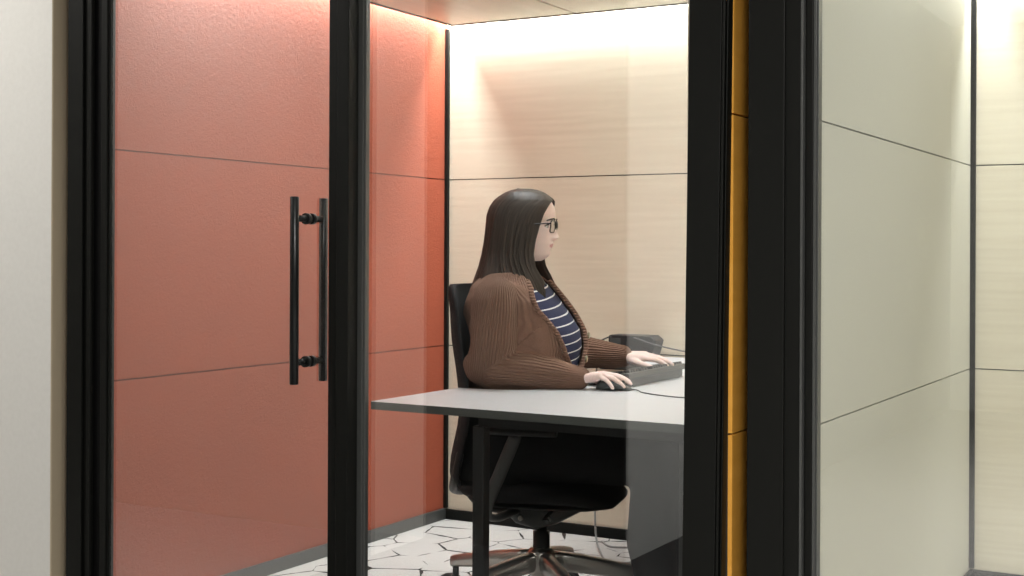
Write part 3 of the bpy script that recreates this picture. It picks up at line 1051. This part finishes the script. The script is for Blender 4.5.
# sleeves: full at the elbow, gathered at the cuff
capsule(bm, SHR, SHR.lerp(ELR, .55) + BF * .008 + BL * -.012, .070, .070, 28)
capsule(bm, SHR.lerp(ELR, .55) + BF * .008 + BL * -.012, ELR + Vector((-.004, .012, .008)), .070, .064, 28)
capsule(bm, ELR + Vector((-.022, .006, .006)), ELR + Vector((.02, .01, .004)), .058, .062, 28)
capsule(bm, ELR + Vector((0, .01, .004)), ELR.lerp(WRR, .45) + Vector((0, 0, .010)), .062, .053, 28)
capsule(bm, ELR.lerp(WRR, .45) + Vector((0, 0, .010)), ELR.lerp(WRR, .86), .053, .037, 28)
capsule(bm, ELR.lerp(WRR, .84), ELR.lerp(WRR, .965), .036, .034, 28)
capsule(bm, SHL, ELL, .070, .066, 28)
capsule(bm, ELL, ELL.lerp(WRL, .45) + Vector((0, 0, .004)), .060, .047, 28)
capsule(bm, ELL.lerp(WRL, .45) + Vector((0, 0, .004)), ELL.lerp(WRL, .86), .047, .037, 28)
capsule(bm, ELL.lerp(WRL, .84), ELL.lerp(WRL, .965), .036, .034, 28)
bmC = remeshed(bm, .0055, 5, .5)
# folds
for v in bmC.verts:
    pass
bmC.normal_update()
dsp = {}
for v in bmC.verts:
    p = v.co
    u, vv, z = toB(p)
    near_el = gauss((p - ELR).length, .13) + .5 * gauss((p - ELL).length, .12)
    fold = mnoise.noise(Vector((p.x * 9, p.y * 9, p.z * 15))) * .006 + mnoise.noise(Vector((p.x * 22, p.y * 22, p.z * 34 + 5))) * .0030
    fold += near_el * .010 * mnoise.noise(Vector((p.x * 16 + 3, p.y * 16, p.z * 30)))
    dsp[v] = v.normal * fold
for v, dv in dsp.items():
    v.co += dv
# opening down the front and the neck
OPEN = [(.60, -.050, -.035), (.80, -.060, -.030), (.83, -.092, .004), (.87, -.118, .040), (.92, -.134, .064), (.96, -.146, .070), (1.00, -.161, .072), (1.03, -.160, .070), (1.06, -.140, .066), (1.10, -.090, .068)]
kill = []
for f in bmC.faces:
    u, vv, z = toB(f.calc_center_median())
    uc, hu, hv = interp(TORSO, z)
    lo, hi = interp(OPEN, z)
    if u > uc + .02 and lo < vv < hi and z < 1.2:
        kill.append(f)
    elif z > 1.072 and abs(vv) < .085 + .02 * (u < 0) and u > -.075:
        kill.append(f)
    elif z < .685:
        kill.append(f)
bmesh.ops.delete(bmC, geom=kill, context='FACES')
# keep the big island only and smooth the cut edge
bd = [v for v in bmC.verts if v.is_boundary]
for _ in range(6):
    new = {}
    for v in bd:
        nb = [e.other_vert(v) for e in v.link_edges if e.is_boundary]
        if len(nb) == 2:
            new[v] = v.co * .4 + (nb[0].co + nb[1].co) * .3
    for v, c in new.items():
        v.co = c
bmC.verts.layers.float.new('rib'); bmC.verts.layers.float.new('ribw')
rl = bmC.verts.layers.float['rib']; wl = bmC.verts.layers.float['ribw']
segs = [(SHR, ELR, .075), (ELR, WRR, .05), (SHL, ELL, .07), (ELL, WRL, .05)]
for v in bmC.verts:
    p = v.co
    best = None
    for a, b, r in segs:
        ab = b - a; t = max(0, min(1, (p - a).dot(ab) / ab.length_squared))
        dd = (p - (a + ab * t)).length
        if best is None or dd < best[0]:
            best = (dd, a, b, r)
    u, vv, z = toB(p)
    uc, hu, hv = interp(TORSO, z)
    rt_ = math.hypot((u - uc) / (hu + .017), vv / (hv + .017))
    if abs(vv) > .158 or rt_ > 1.30:
        a, b, r = best[1:]
        t = (b - a).normalized()
        up = Vector((0, 0, 1)) if abs(t.z) < .7 else BF
        n1 = (up - t * up.dot(t)).normalized(); n2 = t.cross(n1)
        d = p - a
        v[rl] = math.atan2(d.dot(n2), d.dot(n1)) * r
    else:
        v[rl] = math.atan2(vv, u - uc) * .17
    v[wl] = max(0.0, min(1.0, min(abs(abs(vv) - .158), abs(rt_ - 1.30) * .16 if abs(vv) < .158 else 1.0) / .014 - .15))
card = obj('cardigan', bmC, M_KNIT, person, smooth=True)
md = card.modifiers.new('thick', 'SOLIDIFY'); md.thickness = .0055; md.offset = 1
md = card.modifiers.new('sub', 'SUBSURF'); md.levels = 1; md.render_levels = 1
# lapel band along both edges of the opening
def surf(vv, z, grow):
    uc, hu, hv = interp(TORSO, z)
    k = min(.999, abs(vv) / (hv + grow))
    c = (1 - k ** (2 / .86)) ** (.86 / 2)
    return B(uc + (hu + grow) * c, vv, z)
for idx in (0, 1):
    pts = []
    for i in range(40):
        z = .70 + (1.085 - .70) * i / 39
        vv = interp(OPEN, z)[idx]
        pts.append(surf(vv + (-.006 if idx == 0 else .006), z, .024))
    bm = bmesh.new()
    tube(bm, pts, .0085, 12)
    bm.verts.layers.float.new('rib'); bm.verts.layers.float.new('ribw')
    rr = bm.verts.layers.float['rib']; rw2 = bm.verts.layers.float['ribw']
    for v in bm.verts:
        v[rr] = v.co.z
        v[rw2] = .8
    obj('lapel', bm, M_KNIT, card)
M_BTN = mat('horn_button', (.30, .26, .17), .3)
for z, vv in ((.842, -.003), (.912, .078), (.79, -.030)):
    c = surf(vv, z, .036)
    bm = bmesh.new()
    lathe(bm, [(.004, .0035), (.009, .004), (.011, .002), (.011, -.002), (.008, -.003)], (0, 0, 0), 20)
    bm.transform(Matrix.Translation(c) @ Matrix.Rotation(BY, 4, 'Z') @ Matrix.Rotation(PI / 2, 4, 'Y'))
    obj('button', bm, M_BTN, card)

# --- trousers and shoes
M_TROUSER = felt('black_trousers', (.012, .012, .013), (.019, .019, .020), .9, .3, 300, .15)
bm = bmesh.new()
torso(bm, .006, .462, .73)
for s, kn, an in ((-1, KNR, ANR), (1, KNL, ANL)):
    capsule(bm, B(.02, s * .09, .552), B(.25, s * .097, .552), .094, .086, 28)
    capsule(bm, B(.25, s * .097, .552), kn + Vector((0, 0, -.004)), .086, .071, 28)
    capsule(bm, kn + Vector((0, 0, -.004)), an + Vector((0, 0, .20)) + BF * -.030, .076, .074, 28)
    capsule(bm, an + Vector((0, 0, .20)) + BF * -.030, an, .074, .058, 28)
bmT = remeshed(bm, .008, 4)
bmT.normal_update()
mv = {v: v.normal * (mnoise.noise(v.co * 13) * .005) for v in bmT.verts}
for v, d in mv.items():
    v.co += d
obj('trousers', bmT, M_TROUSER, person, smooth=True)
M_SHOE = mat('black_leather', (.012, .012, .012), .35); M_SOLE = mat('black_sole', (.02, .02, .02), .7)
for an in (ANR, ANL):
    c = Vector((an.x, an.y, 0))
    bm = bmesh.new()
    rings = []
    for i in range(15):
        t = i / 14
        x = -.065 + .25 * t
        hw = .040 * (1 - abs(2 * t - .95) ** 4 * .55) if t < .96 else .018
        hw *= 1.05 if .5 < t < .8 else .95
        zt = .098 - .055 * min(1, max(0, (t - .25) / .55)) - .018 * max(0, (t - .85) / .15)
        rings.append([c + BF * x + BL * (hw * sgnpow(math.cos(2 * PI * k / 24), .8)) + Vector((0, 0, .018 + (zt - .018) / 2 + (zt - .018) / 2 * sgnpow(math.sin(2 * PI * k / 24), .75))) for k in range(24)])
    loft(bm, rings)
    sh = obj('shoe', bm, M_SHOE, person, smooth=True)
    bm = bmesh.new()
    o2 = []
    for i in range(40):
        a = 2 * PI * i / 40
        x = .060 + .128 * math.cos(a)
        o2.append(c + BF * x + BL * (.041 * sgnpow(math.sin(a), .8)))
    lo = [bm.verts.new(p) for p in o2]; hi = [bm.verts.new(p + Vector((0, 0, .018))) for p in o2]
    bm.faces.new(lo[::-1]); bm.faces.new(hi)
    for i in range(40):
        bm.faces.new((lo[i], lo[(i + 1) % 40], hi[(i + 1) % 40], hi[i]))
    obj('sole', bm, M_SOLE, sh)

# ------------------------------------------------------------------ things on the desk
# mouse
MC = Vector((-1.752, 3.685, DZ)) + J; my = math.atan2(.14, .96)
mouse = empty('computer_mouse', MC, my)
tag(mouse, 'dark corded computer mouse under the right hand of the woman', 'mouse')
MM = Matrix.Translation(MC) @ Matrix.Rotation(my, 4, 'Z')
bm = bmesh.new()
rings = []
for i in range(17):
    t = i / 16
    x = -.056 + .112 * t
    e = max(.08, (1 - abs(2 * t - 1) ** 2.6) ** .5)
    hw = (.030 + .002 * math.cos(t * PI * 2)) * e
    hz = (.0335 - .016 * max(0, t - .35) / .65) * max(.35, (1 - abs(2 * t - 1) ** 3.2) ** .5)
    rings.append([Vector((x, hw * sgnpow(math.cos(2 * PI * k / 28), .8), max(.001, .002 + hz * .5 + hz * .5 * sgnpow(math.sin(2 * PI * k / 28), .8)))) for k in range(28)])
loft(bm, rings); bm.transform(MM)
mb = obj('body', bm, M_PLASTIC2, mouse, smooth=True)
bm = bmesh.new(); tube(bm, [(.030, -.004, .0265), (.030, .004, .0265)], .0055, 16); bm.transform(MM)
obj('scroll_wheel', bm, M_GREYPL, mouse)
bm = bmesh.new()
tube(bm, spline([MM @ Vector((.054, 0, .006)), MM @ Vector((.075, .004, .003)), (-1.62, 3.655, DZ + .0022), (-1.50, 3.60, DZ + .0022), (-1.36, 3.60, DZ + .0022), (-1.235, 3.66, DZ + .0022)], 8), .0019, 8)
obj('cable', bm, M_PLASTIC, mouse)
# keyboard, long side along Y
kb = empty('keyboard', (-1.815, 3.995, DZ))
tag(kb, 'dark grey computer keyboard tilted on its feet under the left hand of the woman', 'keyboard')
KM = Matrix.Translation((-1.8815, 3.776, DZ + .006)) @ Matrix.Rotation(R(-8.5), 4, 'Y')
bm = bmesh.new(); box(bm, 0, .158, 0, .458, -.003, .017); bm.transform(KM)
obj('case', bm, M_KBD, kb, bevel=.004, seg=3)
for y in (.05, .40):
    bm = bmesh.new(); box(bm, .128, .146, y, y + .02, -.030, -.002); bm.transform(KM)
    for v in bm.verts:
        v.co.z = max(v.co.z, DZ)
    obj('foot', bm, M_KBD, kb)
bm = bmesh.new()
vs = [(.010, .012, .0), (.150, .012, .0), (.150, .446, .0), (.010, .446, .0), (.010, .012, .001), (.150, .012, .001), (.150, .446, .001), (.010, .446, .001)]
lo_ = [KM @ Vector(p) for p in vs[:4]]; hi_ = [KM @ (Vector(p) - Vector((0, 0, .002))) for p in vs[4:]]
for p in lo_:
    p.z = DZ + .0015
bl = [bm.verts.new(p) for p in lo_]; bh = [bm.verts.new(p) for p in hi_]
bm.faces.new(bl[::-1]); bm.faces.new(bh)
for i in range(4):
    bm.faces.new((bl[i], bl[(i + 1) % 4], bh[(i + 1) % 4], bh[i]))
obj('underside', bm, M_PLASTIC2, kb)  # dark wedge built in for the shadow below the tilted board
kw, kd = .0158, .0158
count = 0
for rw in range(6):
    x = .136 - rw * .0192 - (.004 if rw > 0 else 0)
    if rw == 5:
        runs = [(0, 1.2), (1.25, 1.2), (2.5, 1.2), (3.75, 6.0), (9.9, 1.2), (11.2, 1.2), (12.5, 1.2)]
    else:
        runs = [(i * 1.0, 1.0) for i in range(13)]
    runs = runs + [(14.6 + i, 1.0) for i in range(3)] if rw in (0, 1, 2, 5) else runs
    runs = runs + [(18.2 + i, 1.0) for i in range(4)]
    for st, wd in runs:
        # the left end of the board is the far one for the typist's left hand
        y1 = .446 - st * .0193; y0 = y1 - wd * .0193 + .0034
        bmk = bmesh.new()
        vs = [Vector(p) for p in ((x, y0, .0165), (x + kd, y0, .0165), (x + kd, y1, .0165), (x, y1, .0165), (x + .002, y0 + .0015, .0245), (x + kd - .002, y0 + .0015, .0245), (x + kd - .002, y1 - .0015, .0245), (x + .002, y1 - .0015, .0245))]
        bv = [bmk.verts.new(KM @ p) for p in vs]
        for f in ((0, 3, 2, 1), (4, 5, 6, 7), (0, 1, 5, 4), (1, 2, 6, 5), (2, 3, 7, 6), (3, 0, 4, 7)):
            bmk.faces.new([bv[i] for i in f])
        if count < 98:
            obj('key', bmk, M_KEY, kb)
        else:
            bmk.free()
        count += 1
# black power box against the maple wall
pb = empty('power_box', (-2.22, 4.90, DZ))
tag(pb, 'black box with cables on the desk against the maple wall, behind the typing hands', 'power box')
bm = bmesh.new()
pl = [(-2.316, .014), (-2.316, .086), (-2.306, .090), (-2.135, .090), (-2.112, .072), (-2.128, .010), (-2.150, .004), (-2.300, .004)]
v1 = [bm.verts.new((x, 4.865, DZ + z)) for x, z in pl]; v2 = [bm.verts.new((x, 4.955, DZ + z)) for x, z in pl]
bm.faces.new(v1); bm.faces.new(v2[::-1])
for i in range(len(pl)):
    j = (i + 1) % len(pl)
    bm.faces.new((v1[i], v2[i], v2[j], v1[j]))
obj('housing', bm, M_PLASTIC, pb, bevel=.004)
for x in (-2.285, -2.16):
    bm = bmesh.new(); box(bm, x, x + .03, 4.875, 4.945, DZ, DZ + .005)
    obj('foot', bm, M_PLASTIC, pb)
bm = bmesh.new(); box(bm, -2.308, -2.262, 4.8635, 4.867, DZ + .025, DZ + .078)
obj('socket_cover', bm, M_PLASTIC2, pb, bevel=.001)
bm = bmesh.new()
tube(bm, spline([(-2.300, 4.862, DZ + .082), (-2.315, 4.85, DZ + .078), (-2.35, 4.82, DZ + .055), (-2.385, 4.78, DZ + .022), (-2.40, 4.74, DZ + .0032), (-2.36, 4.70, DZ + .0032)], 8), .0030, 10)
obj('cable', bm, M_PLASTIC, pb)
bm = bmesh.new()
tube(bm, spline([(-2.20, 4.861, DZ + .082), (-2.17, 4.845, DZ + .076), (-2.10, 4.83, DZ + .060), (-2.0, 4.83, DZ + .042), (-1.86, 4.83, DZ + .026), (-1.70, 4.80, DZ + .010), (-1.5, 4.80, DZ + .0032)], 8), .0030, 10)
obj('cable', bm, M_GREYPL, pb)

# cable hanging from the desk to the floor behind the chair
fc = bmesh.new()
tube(fc, spline([(-2.364, 4.86, DZ - DT - .002), (-2.362, 4.85, .50), (-2.36, 4.84, .22), (-2.33, 4.79, .06), (-2.27, 4.71, .012), (-2.193, 4.62, .0046), (-2.11, 4.66, .0046), (-2.13, 4.80, .0046), (-2.21, 4.88, .0046), (-2.30, 4.86, .0046), (-2.37, 4.93, .0046)], 10), .0042, 10)
fco = obj('power_cable', fc, M_CABLE)
tag(fco, 'grey power cable hanging from the desk and looping over the carpet behind the chair', 'cable')

# ------------------------------------------------------------------ colour management
S.view_settings.view_transform = 'Standard'
S.view_settings.look = 'None'
S.view_settings.gamma = 1
S.view_settings.use_curve_mapping = False
S.view_settings.exposure = 0.0
S.cycles.max_bounces = 12
S.cycles.transparent_max_bounces = 16
